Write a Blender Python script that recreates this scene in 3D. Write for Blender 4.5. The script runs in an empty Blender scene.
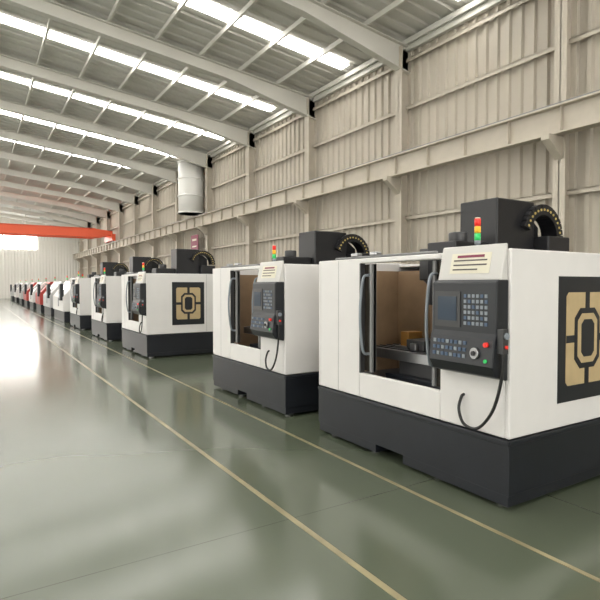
import bpy, bmesh, math
from mathutils import Vector, Matrix

scene = bpy.context.scene
try:
    scene.view_settings.view_transform = 'Standard'
    scene.view_settings.look = 'None'
except Exception:
    pass

# ------------------------------------------------------------ materials
def mat(name, col, rough=0.5, metal=0.0, noise=0.0, nscale=4.0, emit=0.0, coat=0.0, bump=0.0):
    m = bpy.data.materials.new(name); m.use_nodes = True
    nt = m.node_tree; b = nt.nodes['Principled BSDF']
    b.inputs['Base Color'].default_value = (*col, 1)
    b.inputs['Roughness'].default_value = rough
    b.inputs['Metallic'].default_value = metal
    if coat: b.inputs['Coat Weight'].default_value = coat
    if emit:
        b.inputs['Emission Color'].default_value = (*col, 1)
        b.inputs['Emission Strength'].default_value = emit
    if noise or bump:
        tc = nt.nodes.new('ShaderNodeTexCoord'); n = nt.nodes.new('ShaderNodeTexNoise')
        n.inputs['Scale'].default_value = nscale; n.inputs['Detail'].default_value = 5
        nt.links.new(tc.outputs['Object'], n.inputs['Vector'])
        if noise:
            r = nt.nodes.new('ShaderNodeValToRGB')
            r.color_ramp.elements[0].position = 0.3; r.color_ramp.elements[1].position = 0.7
            r.color_ramp.elements[0].color = (*[c*(1-noise) for c in col], 1)
            r.color_ramp.elements[1].color = (*[min(1, c*(1+noise)) for c in col], 1)
            nt.links.new(n.outputs['Fac'], r.inputs['Fac'])
            nt.links.new(r.outputs['Color'], b.inputs['Base Color'])
        if bump:
            bp = nt.nodes.new('ShaderNodeBump'); bp.inputs['Strength'].default_value = bump
            nt.links.new(n.outputs['Fac'], bp.inputs['Height'])
            nt.links.new(bp.outputs['Normal'], b.inputs['Normal'])
    return m

M = {}
M['white']   = mat('painted_white_steel', (0.75, 0.73, 0.715), 0.35, noise=0.02)
M['cream']   = mat('painted_cream_steel', (0.60, 0.585, 0.56), 0.45)
M['char']    = mat('charcoal_paint', (0.010, 0.012, 0.017), 0.4, noise=0.15)
M['black']   = mat('black_paint', (0.010, 0.010, 0.012), 0.4)
M['panelblk']= mat('pendant_black', (0.013, 0.015, 0.019), 0.38)
M['grey']    = mat('grey_sheet', (0.22, 0.22, 0.22), 0.45)
M['lining']  = mat('interior_lining', (0.30, 0.20, 0.12), 0.35, noise=0.15)
M['dgrey']   = mat('dark_grey_sheet', (0.045, 0.045, 0.047), 0.4)
M['steel']   = mat('machined_steel', (0.40, 0.40, 0.41), 0.3, metal=0.9)
M['brass']   = mat('brass_guard', (0.50, 0.25, 0.07), 0.35, metal=0.4)
M['screen']  = mat('screen_glass', (0.05, 0.07, 0.10), 0.1)
M['glass']   = mat('dark_door_glass', (0.03, 0.025, 0.02), 0.06)
M['key']     = mat('key_grey', (0.24, 0.27, 0.30), 0.5)
M['keyb']    = mat('key_blue', (0.07, 0.11, 0.18), 0.5)
M['red']     = mat('signal_red', (0.75, 0.03, 0.02), 0.35, emit=0.25)
M['yel']     = mat('signal_amber', (0.85, 0.45, 0.03), 0.35, emit=0.2)
M['grn']     = mat('signal_green', (0.03, 0.5, 0.12), 0.35, emit=0.2)
M['tan']     = mat('emblem_tan', (0.50, 0.38, 0.21), 0.5, noise=0.06, nscale=8)
M['label']   = mat('label_cream', (0.72, 0.68, 0.55), 0.5)
M['text']    = mat('label_print', (0.10, 0.08, 0.08), 0.6)
M['rubber']  = mat('rubber', (0.01, 0.01, 0.01), 0.5)
M['chain']   = mat('chain_dot', (0.50, 0.38, 0.12), 0.5)
M['beam']    = mat('beam_beige_paint', (0.50, 0.45, 0.375), 0.55, noise=0.04)
M['wall']    = mat('wall_ribbed_sheet', (0.47, 0.425, 0.355), 0.55, noise=0.05, nscale=0.6)
M['wallw']   = mat('wall_white_sheet', (0.80, 0.78, 0.74), 0.55)
M['duct']    = mat('duct_white_paint', (0.86, 0.85, 0.82), 0.5)
M['roof']    = mat('roof_sheet', (0.56, 0.55, 0.51), 0.6, noise=0.05, nscale=0.5)
M['rafter']  = mat('rafter_paint', (0.60, 0.585, 0.535), 0.55)
M['sky']     = mat('skylight_sheet', (1.0, 0.98, 0.94), 0.5, emit=16.5)
M['win']     = mat('window_daylight', (1.0, 0.99, 0.95), 0.3, emit=3.8)  # glow of the added, out-of-view fill panels on left and back walls
M['winfar']  = mat('window_daylight_far', (1.0, 0.98, 0.94), 0.3, emit=10.0)
M['crane']   = mat('crane_orange', (0.80, 0.12, 0.05), 0.4)
M['lathered']= mat('paint_red', (0.45, 0.05, 0.04), 0.4)
M['latheor'] = mat('paint_lightgrey', (0.5, 0.5, 0.5), 0.4)
M['mark']    = mat('floor_line_paint', (0.27, 0.23, 0.13), 0.3, noise=0.35, nscale=3)
M['signred'] = mat('sign_maroon', (0.22, 0.03, 0.07), 0.5)
M['door']    = mat('door_paint', (0.72, 0.73, 0.74), 0.5)

def floor_mat():
    m = bpy.data.materials.new('epoxy_floor'); m.use_nodes = True
    nt = m.node_tree; N = nt.nodes; L = nt.links; b = N['Principled BSDF']
    tc = N.new('ShaderNodeTexCoord')
    n = N.new('ShaderNodeTexNoise'); n.inputs['Scale'].default_value = 0.3; n.inputs['Detail'].default_value = 4
    L.new(tc.outputs['Object'], n.inputs['Vector'])
    r = N.new('ShaderNodeValToRGB')
    r.color_ramp.elements[0].position = 0.25; r.color_ramp.elements[1].position = 0.75
    r.color_ramp.elements[0].color = (0.082, 0.098, 0.066, 1)
    r.color_ramp.elements[1].color = (0.106, 0.122, 0.086, 1)
    L.new(n.outputs['Fac'], r.inputs['Fac'])
    sep = N.new('ShaderNodeSeparateXYZ'); L.new(tc.outputs['Object'], sep.inputs[0])
    outs = []
    for ax, per, off in (('X', 1.95, 0.0), ('Y', 3.6, 0.4)):
        a = N.new('ShaderNodeMath'); a.operation = 'ADD'; a.inputs[1].default_value = 100*per + off
        L.new(sep.outputs[ax], a.inputs[0])
        md = N.new('ShaderNodeMath'); md.operation = 'MODULO'; md.inputs[1].default_value = per
        L.new(a.outputs[0], md.inputs[0])
        lt = N.new('ShaderNodeMath'); lt.operation = 'LESS_THAN'; lt.inputs[1].default_value = 0.010
        L.new(md.outputs[0], lt.inputs[0]); outs.append(lt)
    mx = N.new('ShaderNodeMath'); mx.operation = 'MAXIMUM'
    L.new(outs[0].outputs[0], mx.inputs[0]); L.new(outs[1].outputs[0], mx.inputs[1])
    mix = N.new('ShaderNodeMix'); mix.data_type = 'RGBA'
    L.new(mx.outputs[0], mix.inputs['Factor']); L.new(r.outputs['Color'], mix.inputs['A'])
    mix.inputs['B'].default_value = (0.06, 0.068, 0.046, 1)
    L.new(mix.outputs['Result'], b.inputs['Base Color'])
    n2 = N.new('ShaderNodeTexNoise'); n2.inputs['Scale'].default_value = 1.0; n2.inputs['Detail'].default_value = 3
    L.new(tc.outputs['Object'], n2.inputs['Vector'])
    mr = N.new('ShaderNodeMapRange'); mr.inputs['To Min'].default_value = 0.11; mr.inputs['To Max'].default_value = 0.22
    L.new(n2.outputs['Fac'], mr.inputs['Value']); L.new(mr.outputs['Result'], b.inputs['Roughness'])
    b.inputs['Specular IOR Level'].default_value = 0.58
    return m
M['floor'] = floor_mat()

# ------------------------------------------------------------ mesh builder
class Part:
    def __init__(s):
        s.bm = bmesh.new(); s.mats = []
    def mi(s, k):
        if k not in s.mats: s.mats.append(k)
        return s.mats.index(k)
    def faces(s, vs, fs, k):
        i = s.mi(k); v = [s.bm.verts.new(p) for p in vs]
        for f in fs:
            fc = s.bm.faces.new([v[j] for j in f]); fc.material_index = i
    def box(s, x0, x1, y0, y1, z0, z1, k):
        s.faces([(x0,y0,z0),(x1,y0,z0),(x1,y1,z0),(x0,y1,z0),(x0,y0,z1),(x1,y0,z1),(x1,y1,z1),(x0,y1,z1)],
                [(0,3,2,1),(4,5,6,7),(0,1,5,4),(1,2,6,5),(2,3,7,6),(3,0,4,7)], k)
    def prism(s, poly, a0, a1, axis, k):
        def P(p, a):
            return (p[0], a, p[1]) if axis == 'y' else ((a, p[0], p[1]) if axis == 'x' else (p[0], p[1], a))
        n = len(poly)
        vs = [P(p, a0) for p in poly] + [P(p, a1) for p in poly]
        fs = [tuple(range(n)), tuple(range(2*n-1, n-1, -1))] + [(i, i+n, (i+1) % n + n, (i+1) % n) for i in range(n)]
        s.faces(vs, fs, k)
    def cyl(s, c, r, a0, a1, axis, k, n=20, r2=None):
        r2 = r if r2 is None else r2
        i = s.mi(k)
        def P(t, rr, a):
            u, w = c[0]+rr*math.cos(t), c[1]+rr*math.sin(t)
            return (u, a, w) if axis == 'y' else ((a, u, w) if axis == 'x' else (u, w, a))
        A = [s.bm.verts.new(P(2*math.pi*j/n, r, a0)) for j in range(n)]
        B = [s.bm.verts.new(P(2*math.pi*j/n, r2, a1)) for j in range(n)]
        f = s.bm.faces.new(A); f.material_index = i
        f = s.bm.faces.new(B[::-1]); f.material_index = i
        for j in range(n):
            f = s.bm.faces.new((A[j], B[j], B[(j+1) % n], A[(j+1) % n])); f.material_index = i; f.smooth = True
    def tube(s, pts, r, k, n=10, sub=8):
        P = [Vector(p) for p in pts]; Q = [P[0]*2-P[1]] + P + [P[-1]*2-P[-2]]; path = []
        for i in range(1, len(Q)-2):
            for t in range(sub):
                u = t/sub
                path.append(0.5*((2*Q[i])+(Q[i+1]-Q[i-1])*u+(2*Q[i-1]-5*Q[i]+4*Q[i+1]-Q[i+2])*u*u+(3*Q[i]-Q[i-1]-3*Q[i+1]+Q[i+2])*u**3))
        path.append(P[-1]); mi = s.mi(k); rings = []
        for i, p in enumerate(path):
            d = (path[min(i+1, len(path)-1)]-path[max(i-1, 0)]).normalized()
            up = Vector((1, 0, 0)) if abs(d.x) < 0.9 else Vector((0, 1, 0))
            a = d.cross(up).normalized(); b = d.cross(a)
            rings.append([s.bm.verts.new(p + r*(math.cos(2*math.pi*j/n)*a+math.sin(2*math.pi*j/n)*b)) for j in range(n)])
        for A, B in zip(rings, rings[1:]):
            for j in range(n):
                f = s.bm.faces.new((A[j], A[(j+1) % n], B[(j+1) % n], B[j])); f.material_index = mi; f.smooth = True
        for R in (rings[0], rings[-1]):
            f = s.bm.faces.new(R); f.material_index = mi
    def finish(s, name, parent=None, bevel=0.0, loc=(0,0,0)):
        bmesh.ops.recalc_face_normals(s.bm, faces=s.bm.faces)
        me = bpy.data.meshes.new(name); s.bm.to_mesh(me); s.bm.free()
        for k in s.mats: me.materials.append(M[k])
        o = bpy.data.objects.new(name, me); scene.collection.objects.link(o)
        o.location = loc
        if parent: o.parent = parent
        if bevel:
            md = o.modifiers.new('bevel', 'BEVEL'); md.width = bevel; md.segments = 2
            md.limit_method = 'ANGLE'; md.angle_limit = math.radians(40)
        return o

def empty(name, loc):
    e = bpy.data.objects.new(name, None); scene.collection.objects.link(e); e.location = loc
    e.empty_display_size = 0.2
    return e

# ------------------------------------------------------------ building
WX, EAVE, RX, SL = 12.0, 9.5, -3.0, 0.115
LX, Y0, Y1 = -18.0, -8.0, 75.0
RZ = EAVE + (WX-RX)*SL
COLS = [7.1+5.4*k for k in range(-2, 13)]

p = Part(); p.box(LX-0.3, WX+0.3, Y0-0.3, Y1+0.3, -0.2, 0.0, 'floor'); p.finish('floor')

def ribbed(name, along0, along1, base, sign, top_fn, axis, k, pitch=0.36, z0=0.0, dep=0.07):
    p = Part(); prof = []
    t = along0
    while t < along1:
        for dt, d in ((0, 0), (pitch*0.52, 0), (pitch*0.62, dep), (pitch*0.90, dep)):
            if t+dt <= along1: prof.append((t+dt, d))
        t += pitch
    prof.append((along1, 0))
    mi = p.mi(k); prev = None
    for a, d in prof:
        q = base + sign*d
        if axis == 'y':
            v = (p.bm.verts.new((q, a, z0)), p.bm.verts.new((q, a, top_fn(a))))
        else:
            v = (p.bm.verts.new((a, q, z0)), p.bm.verts.new((a, q, top_fn(a))))
        if prev:
            f = p.bm.faces.new((prev[0], v[0], v[1], prev[1])); f.material_index = mi
        prev = v
    if axis == 'y':
        b0, b1 = sorted((base-sign*0.01, base-sign*0.2)); p.box(b0, b1, along0, along1, z0, top_fn(0), k)
    else:
        b0, b1 = sorted((base-sign*0.01, base-sign*0.2)); p.box(along0, along1, b0, b1, z0, EAVE, k)
    return p.finish(name)

ribbed('wall_right', Y0, Y1, WX, -1, lambda a: EAVE+0.05, 'y', 'wall')
roofz = lambda x: EAVE + (WX-x)*SL if x > RX else EAVE + (x-LX)*SL
ribbed('wall_far', LX, WX, Y1, -1, lambda a: roofz(a), 'x', 'wallw', dep=0.045)
ribbed('wall_back', LX, WX, Y0, 1, lambda a: roofz(a), 'x', 'wallw', pitch=0.6, dep=0.045)
ribbed('wall_left', Y0, Y1, LX, 1, lambda a: EAVE+0.05, 'y', 'wall', pitch=0.6, dep=0.045)

# ceiling with trapezoid roof sheet
p = Part(); mi = p.mi('roof')
prev = None; t = Y0; prof = []
while t < Y1:
    for dt, d in ((0, 0), (0.25, 0), (0.3, 0.05), (0.45, 0.05)):
        prof.append((t+dt, d))
    t += 0.5
for a, d in prof:
    a = min(a, Y1)
    v = [p.bm.verts.new((x, a, z+d)) for x, z in ((WX, EAVE), (RX, RZ), (LX, EAVE))]
    if prev:
        for i in (0, 1):
            f = p.bm.faces.new((prev[i], v[i], v[i+1], prev[i+1])); f.material_index = mi
    prev = v
p.prism([(WX+0.3, EAVE+0.06), (RX, RZ+0.1), (LX-0.3, EAVE+0.06), (LX-0.3, EAVE+0.2), (RX, RZ+0.26), (WX+0.3, EAVE+0.2)], Y0-0.3, Y1+0.3, 'y', 'roof')
p.finish('ceiling')

# skylight strips
p = Part()
for c in COLS:
    y = c+2.7
    if y > Y1-1: continue
    for xa, xb in ((WX-0.6, RX+0.6), (RX-0.6, LX+0.6)):
        za, zb = roofz(xa)-0.02, roofz(xb)-0.02
        p.prism([(xa, za), (xb, zb), (xb, zb-0.03), (xa, za-0.03)], y-0.23, y+0.23, 'y', 'sky')
p.finish('window_1')

# purlins
p = Part()
for side in (1, -1):
    n = 10
    for i in range(n):
        x = RX + side*(0.5 + i*(14.2/(n-1)))
        z = roofz(x)
        p.box(x-0.015, x+0.015, Y0, Y1, z-0.20, z-0.055, 'rafter')
        p.box(x-0.015, x+0.06, Y0, Y1, z-0.215, z-0.20, 'rafter')
p.finish('trim_1')

# portal frames : columns + rafters
p = Part()
for y in COLS:
    for side in (1, -1):
        xw = WX-0.08 if side == 1 else LX+0.08
        xi = xw - side*0.42
        a, b = sorted((xw, xi))
        p.box(a, b, y-0.012, y+0.012, 0, EAVE-0.3, 'beam')
        for xx in (xw, xi):
            q0, q1 = sorted((xx, xx+(side if xx == xi else -side)*0.03))
            p.box(q0, q1, y-0.15, y+0.15, 0, EAVE-0.26, 'beam')
        xs = xw-side*0.02; xr = RX
        zt = lambda x: roofz(x)-0.22
        d0, d1 = 0.85, 0.45; xm = xs-side*4.0
        top = [(xs, zt(xs)), (xr, zt(xr))]
        bot = [(xr, zt(xr)-d1), (xm, zt(xm)-d1), (xs, zt(xs)-d0)]
        p.prism(top+bot, y-0.012, y+0.012, 'y', 'rafter')
        p.prism([(xs, zt(xs)), (xr, zt(xr)), (xr, zt(xr)-0.03), (xs, zt(xs)-0.03)], y-0.13, y+0.13, 'y', 'rafter')
        p.prism([bot[0], bot[1], (bot[1][0], bot[1][1]+0.03), (bot[0][0], bot[0][1]+0.03)], y-0.13, y+0.13, 'y', 'rafter')
        p.prism([bot[1], bot[2], (bot[2][0], bot[2][1]+0.03), (bot[1][0], bot[1][1]+0.03)], y-0.13, y+0.13, 'y', 'rafter')
        c0 = xi; c1 = xi - side*0.55
        p.prism([(c0, 5.10), (c1, 5.10), (c1, 4.98), (c0, 4.60)], y-0.1, y+0.1, 'y', 'beam')
p.finish('trim_2')

# crane runway beams
p = Part()
for side in (1, -1):
    xc = (WX-0.75) if side == 1 else (LX+0.75)
    p.box(xc-0.012, xc+0.012, Y0, Y1-0.1, 5.10, 5.72, 'beam')
    p.box(xc-0.14, xc+0.14, Y0, Y1-0.1, 5.10, 5.14, 'beam')
    p.box(xc-0.17, xc+0.17, Y0, Y1-0.1, 5.70, 5.74, 'beam')
    p.box(xc-0.03, xc+0.03, Y0, Y1-0.1, 5.74, 5.82, 'grey')
    y = Y0
    while y < Y1-0.3:
        p.box(xc-0.12, xc+0.12, y, y+0.015, 5.14, 5.70, 'beam'); y += 1.35
p.finish('trim_3')

# wall girts
p = Part()
for z in (2.3, 3.9, 7.4, 8.9):
    p.box(WX-0.19, WX-0.07, Y0, Y1, z, z+0.025, 'beam')
    p.box(WX-0.19, WX-0.17, Y0, Y1, z-0.10, z+0.02, 'beam')
p.box(WX-0.2, WX-0.07, Y0, Y1, EAVE-0.35, EAVE, 'rafter')
p.finish('trim_4')

# round white ventilation duct standing against the upper wall
p = Part()
dc = (WX-0.95, 30.0)
p.cyl(dc, 0.74, 5.95, 9.0, 'z', 'duct', n=40)
for z in (5.95, 6.95, 7.95, 8.92):
    p.cyl(dc, 0.78, z, z+0.08, 'z', 'duct', n=40)
p.box(WX-0.4, WX-0.05, 29.7, 30.3, 6.3, 6.4, 'beam'); p.box(WX-0.4, WX-0.05, 29.7, 30.3, 8.3, 8.4, 'beam')
p.finish('ventilation_duct')

# unseen left wall glow panels, added to light ceiling and machine fronts
p = Part()
for c in COLS[:-1]:
    p.box(LX+0.05, LX+0.09, c+0.5, c+4.9, 1.2, 4.4, 'win')
    p.box(LX+0.05, LX+0.09, c+0.5, c+4.9, 6.2, 8.6, 'win')
    for yy in (c+0.5, c+1.95, c+3.4, c+4.85):
        p.box(LX+0.05, LX+0.14, yy-0.04, yy+0.04, 1.2, 4.4, 'beam'); p.box(LX+0.05, LX+0.14, yy-0.04, yy+0.04, 6.2, 8.6, 'beam')
p.finish('window_2')
p = Part()
p.box(LX+3, 6.8, Y1-0.10, Y1-0.06, 6.3, 8.6, 'winfar')
x = LX+3
while x < 6.9:
    p.box(x-0.05, x+0.05, Y1-0.16, Y1-0.05, 6.3, 8.6, 'beam'); x += 2.0
p.finish('window_3')
p = Part()
p.box(-4, 2.2, Y1-0.14, Y1-0.06, 0, 4.6, 'door'); p.box(-4.15, -4, Y1-0.2, Y1-0.06, 0, 4.75, 'beam')
p.box(2.2, 2.35, Y1-0.2, Y1-0.06, 0, 4.75, 'beam'); p.box(-4.15, 2.35, Y1-0.2, Y1-0.06, 4.6, 4.75, 'beam')
p.box(-0.95, -0.85, Y1-0.17, Y1-0.06, 0, 4.6, 'beam')
p.finish('door_1')
p = Part()
p.box(-6, 6, Y0+0.06, Y0+0.12, 1.5, 7.5, 'win'); p.finish('window_4')  # unseen glowing panel added behind the camera as fill light

# floor marking lines
p = Part()
for x, hw in ((1.93, 0.022), (3.02, 0.018)):
    p.box(x-hw, x+hw, Y0+0.5, Y1-1, 0.0, 0.003, 'mark')
p.finish('floor_marking')

# overhead crane
cr = empty('overhead_crane', (0, 53, 0))
p = Part()
xa, xb = LX+0.75, WX-0.75
for dy in (-0.9, 0.9):
    p.prism([(xa, 6.5), (xa+1.5, 6.2), (xb-1.5, 6.2), (xb, 6.5), (xb, 6.85), (xb-1.5, 7.0), (xa+1.5, 7.0), (xa, 6.85)], dy-0.22, dy+0.22, 'y', 'crane')
    p.box(xa+1.5, xb-1.5, dy-0.3, dy+0.3, 7.0, 7.04, 'crane')
p.finish('girders', cr, 0.01)
p = Part()
for x in (xa, xb):
    p.box(x-0.15, x+0.15, -1.7, 1.7, 5.92, 6.55, 'crane')
    for dy in (-1.4, 1.4):
        p.cyl((dy, 5.97), 0.15, x-0.06, x+0.06, 'x', 'dgrey')
p.finish('end_trucks', cr)
p = Part()
p.box(-1.6, -0.2, -1.0, 1.0, 7.04, 7.2, 'crane'); p.cyl((0.0, 7.35), 0.22, -1.5, -0.3, 'x', 'yel')
p.cyl((-0.9, 0.0), 0.02, 5.4, 7.05, 'z', 'black'); p.box(-1.05, -0.75, -0.12, 0.12, 5.1, 5.4, 'yel')
p.tube([(-0.9, 0, 5.1), (-0.9, 0, 4.95), (-0.82, 0, 4.85), (-0.9, 0, 4.75), (-1.0, 0, 4.82)], 0.03, 'black')
p.finish('hoist', cr)

# wall sign
p = Part()
sy = 29.9
p.box(WX-0.56, WX-0.53, sy, sy+1.2, 3.75, 4.75, 'signred'); p.box(WX-0.57, WX-0.55, sy+0.25, sy+0.95, 4.40, 4.52, 'label')
p.box(WX-0.57, WX-0.55, sy+0.25, sy+0.95, 4.02, 4.10, 'label')
for yy in (sy+0.1, sy+1.1): p.box(WX-0.55, WX-0.05, yy-0.02, yy+0.02, 4.5, 4.54, 'beam')
p.finish('wall_sign')

# ------------------------------------------------------------ machining center
def vmc(loc, L=2.5, colh=2.56, D=2.1, H=1.97):
    e = empty('machining_center', loc)
    k = L/2.5
    oy0, oy1 = 0.68, 1.76*k
    p = Part()
    p.box(0.0, D, 0.0, L, 0.12, 0.54, 'char')
    for a, b in ((0.0, 1.15), (1.5*k, L)):
        p.box(0.01, D-0.01, a+0.01, b-0.01, 0.035, 0.12, 'char')
    p.box(-0.012, 0.0, 0.0, L, 0.50, 0.54, 'char')
    p.box(0.0, D, -0.012, 0.0, 0.50, 0.54, 'char')
    for x in (0.15, D-0.2):
        for y in (0.15, 0.8, 1.65*k, L-0.15):
            p.cyl((x, y), 0.06, 0.0, 0.04, 'z', 'steel')
    p.finish('base', e, 0.012)
    # enclosure
    p = Part()
    p.box(0, D, 0, 0.04, 0.55, H, 'white')
    p.box(0, D, L-0.04, L, 0.55, H, 'white')
    p.box(0, 0.05, 0.04, oy0, 0.55, H, 'white')
    p.box(0, 0.05, oy1, L-0.04, 0.55, H, 'white')
    p.box(0, 0.05, oy0, oy1, 0.55, 0.80, 'white')
    p.box(0, 0.09, oy0, oy1, H-0.05, H, 'white')
    p.box(D-0.04, D, 0.04, L-0.04, 0.55, H, 'white')
    p.box(0.05, 0.35, 0.04, oy0, H-0.03, H, 'white'); p.box(0.05, 0.35, oy1, L-0.04, H-0.03, H, 'white')
    p.box(1.2, D-0.04, 0.04, L-0.04, H-0.05, H-0.02, 'white')
    p.box(0.01, 0.05, 0.75, L-0.3, H, H+0.025, 'grey')
    p.box(0.0, 0.08, oy1-0.25, oy1-0.15, H+0.02, H+0.06, 'steel'); p.box(0.0, 0.08, oy1+0.05, oy1+0.15, H+0.02, H+0.06, 'steel')
    p.finish('enclosure', e, 0.012)
    p = Part()
    p.box(-0.002, 0.0, oy1+0.36, oy1+0.363, 0.56, H-0.01, 'grey')
    p.box(1.46, 1.465, -0.002, 0.0, 0.56, H-0.01, 'grey')
    p.finish('panel_seams', e)
    # inner sheet metal
    p = Part()
    p.box(0.06, 1.15, 0.05, L-0.05, 0.60, 0.66, 'dgrey')
    p.prism([(0.05, 0.80), (0.35, 0.66), (0.35, 0.64), (0.05, 0.64)], oy0, oy1, 'y', 'dgrey')
    p.box(1.14, 1.17, 0.05, 0.9, 0.6, H-0.1, 'lining'); p.box(1.14, 1.17, 1.3*k, L-0.05, 0.6, H-0.1, 'lining')
    p.box(0.06, 1.15, L-0.08, L-0.05, 0.6, H-0.1, 'lining')
    p.finish('inner_lining', e)
    # doors
    p = Part()
    for a, b, hy in ((oy1-0.16, oy1+0.45, oy1-0.10), (oy0-0.5, oy0+0.12, oy0+0.09)):
        p.box(0.055, 0.085, a, b, 0.82, H-0.06, 'glass')
        inner = a if hy > 1.2 else b
        s_ = 1 if hy > 1.2 else -1
        q0, q1 = sorted((inner, inner+s_*0.03)); p.box(0.03, 0.09, q0, q1, 0.82, H-0.06, 'grey')
        p.tube([(0.05, hy, 1.0), (-0.03, hy, 1.03), (-0.065, hy, 1.25), (-0.072, hy, 1.40), (-0.065, hy, 1.55), (-0.03, hy, 1.77), (0.05, hy, 1.80)], 0.014, 'key')
    p.box(0.0, 0.055, oy1-0.02, oy1, 0.80, H-0.05, 'dgrey')
    p.finish('sliding_doors', e)
    # table, saddle
    p = Part()
    p.box(0.36, 0.90, 0.45, 2.05*k, 0.92, 1.02, 'steel')
    for x in (0.42, 0.52, 0.62, 0.72, 0.82): p.box(x, x+0.025, 0.45, 2.05*k, 1.02, 1.03, 'black')
    p.box(0.40, 1.0, 0.9, 1.6*k, 0.78, 0.92, 'dgrey'); p.box(0.3, 1.1, 0.8, 1.7*k, 0.66, 0.78, 'char')
    p.box(0.5, 0.80, 1.35*k, 1.60*k, 1.03, 1.13, 'dgrey'); p.box(0.45, 0.5, 1.42*k, 1.5*k, 1.03, 1.1, 'steel')
    p.box(0.55, 0.75, 1.62*k, 1.74*k, 1.03, 1.20, 'brass'); p.box(0.50, 0.80, 1.58*k, 1.78*k, 1.02, 1.05, 'steel')
    p.finish('work_table', e, 0.006)
    cy = 1.12*k
    p = Part()
    p.box(1.0, 1.6, cy-0.24, cy+0.22, 0.66, colh, 'black')
    p.box(0.5, 1.0, cy-0.16, cy+0.20, 1.50, 2.12, 'black')
    p.cyl((0.70, cy), 0.11, 1.34, 1.50, 'z', 'steel'); p.cyl((0.70, cy), 0.05, 1.22, 1.34, 'z', 'steel', r2=0.06)
    p.cyl((0.72, cy), 0.09, 2.12, 2.22, 'z', 'dgrey')
    for i in range(9):
        p.box(0.97, 1.0, cy-0.22, cy+0.22, 0.8+i*0.08, 0.85+i*0.08, 'dgrey')
    p.box(1.6, 1.98, cy-0.40, cy+0.3, H-0.02, 2.20, 'black')
    p.box(0.85, 1.45, cy+0.24, cy+0.66, 1.75, 2.10, 'dgrey')
    p.cyl((1.15, 1.9), 0.22, cy+0.66, cy+0.74, 'y', 'grey', n=28)
    p.finish('column_and_spindle_head', e, 0.02)
    # cable drag chain
    p = Part(); n = 15; cx, cz, R = 1.68, colh-0.36, 0.28
    pts = [(cx-R*math.cos(t), cz+R*math.sin(t), t) for t in [math.pi*(0.12+0.88*i/(n-1)) for i in range(n)]]
    pts += [(cx+R, cz-0.09, math.pi), (cx+R, cz-0.18, math.pi)]
    for x, z, t in pts:
        rx, rz = -math.cos(t), math.sin(t)
        tx, tz = rz, -rx
        hw, hh = 0.028, 0.055
        poly = [(x+rx*hh*a+tx*hw*b, z+rz*hh*a+tz*hw*b) for a, b in ((-1, -1), (1, -1), (1, 1), (-1, 1))]
        p.prism(poly, cy-0.30, cy-0.12, 'y', 'black')
        p.cyl((x, z), 0.013, cy-0.306, cy-0.30, 'y', 'chain', n=10)
    p.prism([(cx-R*0.85, H), (cx+R*0.7, H), (cx+R*0.7, cz+0.12), (cx+0.05, cz+R*0.8), (cx-R*0.85, cz+R*0.8)], cy-0.1, cy+0.20, 'y', 'black')
    p.finish('cable_drag_chain', e)
    # control pendant
    S = 0.86
    p = Part()
    p.prism([(-0.04, 1.70), (0.0, 1.70), (0.0, H+0.04), (-0.02, H+0.04), (-0.08, 1.74)], 0.03, 0.74, 'y', 'cream')
    p.prism([(-0.02, 0.99), (-0.13, 1.02), (-0.18, 1.10), (-0.16, 1.30), (-0.14, 1.34), (-0.14, 1.72), (-0.11, 1.74), (0.0, 1.74), (0.0, 0.99)], 0.02, 0.74, 'y', 'panelblk')
    o = p.finish('control_pendant', e, 0.012); o.scale.y = S
    p = Part(); dx = 0.03
    p.box(-0.178, -0.168, 0.40, 0.70, 1.37, 1.65, 'dgrey')
    p.box(-0.182, -0.177, 0.44, 0.66, 1.42, 1.61, 'screen')
    for i in range(6):
        for j in range(6):
            p.box(-0.176, -0.168, 0.36-i*0.045-0.028, 0.36-i*0.045, 1.63-j*0.042-0.026, 1.63-j*0.042, 'key' if (i*5+j*3) % 4 else 'keyb')
    for i in range(8):
        for j in range(3):
            z = 1.27-j*0.05; x = -0.192-(1.30-z)*0.1
            p.box(x-0.006, x+0.01, 0.69-i*0.05-0.032, 0.69-i*0.05, z-0.028, z, 'keyb' if (i+j) % 3 else 'key')
    p.cyl((0.20, 1.19), 0.042, -0.225, -0.20, 'x', 'steel', n=24); p.cyl((0.20, 1.19), 0.018, -0.24, -0.225, 'x', 'black')
    p.cyl((0.09, 1.26), 0.018, -0.22, -0.19, 'x', 'red'); p.cyl((0.09, 1.14), 0.014, -0.22, -0.20, 'x', 'grn')
    o = p.finish('pendant_controls', e); o.scale.y = S; o.location.x = dx
    hx = lambda z: -0.08+(z-1.74)*0.06/(H+0.04-1.74)
    p = Part()
    p.prism([(hx(1.79)-0.004, 1.79), (hx(1.95)-0.004, 1.95), (hx(1.95)+0.004, 1.95), (hx(1.79)+0.004, 1.79)], 0.14, 0.52, 'y', 'label')
    for i, (ya, yb, kk) in enumerate(((0.20, 0.46, 'signred'), (0.17, 0.49, 'text'), (0.17, 0.49, 'text'), (0.25, 0.49, 'text'))):
        z1 = 1.935-i*0.036; z0 = z1-(0.02 if i == 0 else 0.011)
        p.prism([(hx(z0)-0.007, z0), (hx(z1)-0.007, z1), (hx(z1), z1), (hx(z0), z0)], ya, yb, 'y', kk)
    p.finish('instruction_plate', e)
    # hand wheel unit
    p = Part()
    p.box(-0.13, -0.07, -0.035, 0.015, 1.20, 1.38, 'dgrey')
    p.cyl((-0.10, 1.33), 0.024, -0.05, -0.035, 'y', 'key')
    p.cyl((-0.10, 1.25), 0.012, -0.05, -0.035, 'y', 'red')
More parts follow.
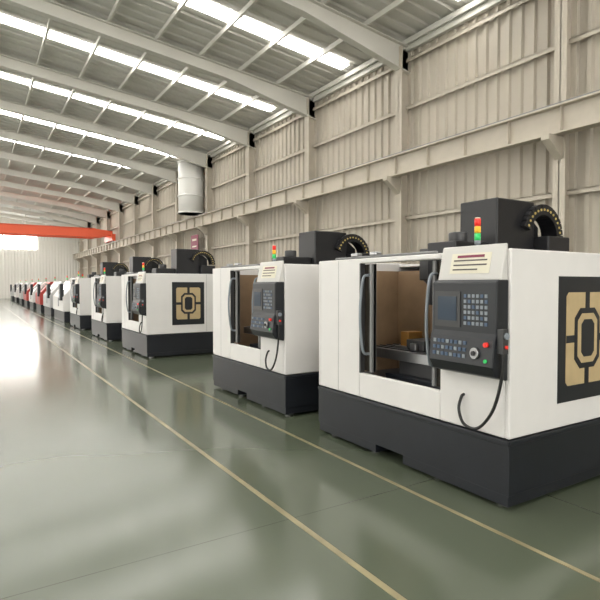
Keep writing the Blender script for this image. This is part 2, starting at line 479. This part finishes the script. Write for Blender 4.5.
    p.tube([(-0.10, -0.01, 1.21), (-0.10, 0.0, 1.0), (-0.09, 0.08, 0.76), (-0.08, 0.22, 0.60), (-0.07, 0.36, 0.60), (-0.05, 0.43, 0.70), (-0.02, 0.43, 0.80), (0.01, 0.42, 0.82)], 0.012, 'rubber')
    p.finish('handwheel_cable', e)
    # stack light
    p = Part(); c = (0.02, 0.32); h = H+0.02
    p.cyl(c, 0.010, H, h+0.05, 'z', 'key'); p.cyl(c, 0.023, h+0.03, h+0.06, 'z', 'key')
    p.cyl(c, 0.024, h+0.06, h+0.115, 'z', 'grn'); p.cyl(c, 0.024, h+0.12, h+0.17, 'z', 'yel'); p.cyl(c, 0.024, h+0.175, h+0.23, 'z', 'red')
    p.cyl(c, 0.020, h+0.23, h+0.24, 'z', 'label')
    p.finish('signal_tower', e)
    # emblem
    p = Part()
    a0, a1, z0, z1 = 0.60, 1.40, 0.75, 1.77
    p.box(a0, a1, -0.006, 0.0, z0, z1, 'panelblk')
    cx, cz = (a0+a1)/2, (z0+z1)/2
    bw, bh = 0.30, 0.38
    def octo(hw, hh, c): return [(cx-hw+c, cz-hh), (cx+hw-c, cz-hh), (cx+hw, cz-hh+c), (cx+hw, cz+hh-c), (cx+hw-c, cz+hh), (cx-hw+c, cz+hh), (cx-hw, cz+hh-c), (cx-hw, cz-hh+c)]
    p.prism(octo(bw, bh, 0.03), -0.010, -0.006, 'y', 'tan')
    p.box(cx-0.03, cx+0.03, -0.013, -0.010, cz-bh, cz+bh, 'panelblk')
    p.box(cx-bw, cx+bw, -0.013, -0.010, cz-0.03, cz+0.03, 'panelblk')
    p.prism(octo(0.185, 0.25, 0.08), -0.014, -0.010, 'y', 'panelblk')
    p.prism(octo(0.145, 0.205, 0.06), -0.016, -0.014, 'y', 'tan')
    p.prism(octo(0.095, 0.155, 0.04), -0.018, -0.016, 'y', 'panelblk')
    p.finish('side_emblem', e)
    return e

FX = 3.34
vmc((FX, 2.42, 0), 2.52, 2.56)
vmc((FX, 5.70, 0), 2.38, 2.52)
vmc((FX, 12.0, 0), 2.4, 2.62)
vmc((FX, 16.3, 0), 2.4, 2.62)
vmc((FX, 21.0, 0), 2.4, 2.62)

def lathe(loc, L, body, H=1.9):
    e = empty('turning_lathe', loc)
    p = Part()
    p.box(0.05, 1.7, 0.05, L-0.05, 0.0, 0.5, 'char')
    p.prism([(0.0, 0.5), (1.75, 0.5), (1.75, H-0.1), (1.2, H), (0.6, H), (0.12, 1.3), (0.0, 1.15)], 0.0, L, 'y', body)
    p.finish('bed_and_hood', e, 0.03)
    p = Part()
    a, b = (0.12, 1.3), (0.6, H)
    f = lambda t, o: (a[0]+(b[0]-a[0])*t-0.8*o, a[1]+(b[1]-a[1])*t+0.6*o)
    p.prism([f(0.12, 0.0), f(0.85, 0.0), f(0.85, 0.02), f(0.12, 0.02)], L*0.4, L*0.75, 'y', 'glass')
    p.box(-0.03, 0.0, L*0.38, L*0.42, 0.7, 1.1, 'steel')
    p.finish('door_window', e)
    p = Part()
    p.box(-0.1, 0.05, 0.1, 0.6, 1.0, 1.75, 'panelblk'); p.box(-0.11, -0.1, 0.2, 0.5, 1.4, 1.65, 'screen'); p.box(-0.11, -0.1, 0.2, 0.5, 1.1, 1.3, 'key')
    p.finish('control_box', e, 0.01)
    p = Part(); c = (0.9, 0.4)
    p.cyl(c, 0.015, H-0.02, H+0.1, 'z', 'key'); p.cyl(c, 0.03, H+0.1, H+0.2, 'z', 'grn'); p.cyl(c, 0.03, H+0.2, H+0.3, 'z', 'red')
    p.finish('signal_tower', e)
    return e
for y, L, b in ((25.4, 3.6, 'white'), (30.2, 3.2, 'latheor'), (35.2, 2.8, 'lathered'), (40.0, 2.8, 'white'), (45.0, 2.8, 'lathered'), (50.5, 2.8, 'latheor'), (57.0, 2.8, 'white'), (64.0, 2.8, 'latheor')):
    lathe((FX, y, 0), L, b)

# ------------------------------------------------------------ world, camera
w = bpy.data.worlds.new('World'); scene.world = w; w.use_nodes = True
w.node_tree.nodes['Background'].inputs[0].default_value = (0.75, 0.85, 1, 1)
w.node_tree.nodes['Background'].inputs[1].default_value = 0.5

cam = bpy.data.cameras.new('camera'); co = bpy.data.objects.new('camera', cam); scene.collection.objects.link(co)
F = 520.0
cam.sensor_width = 36; cam.lens = F/600*36; cam.clip_start = 0.05; cam.clip_end = 300
co.location = (0, 0, 1.7)
yaw = math.atan(325/F); pitch = math.atan(15/F)
co.rotation_euler = (math.pi/2-pitch, 0, -yaw)
scene.camera = co
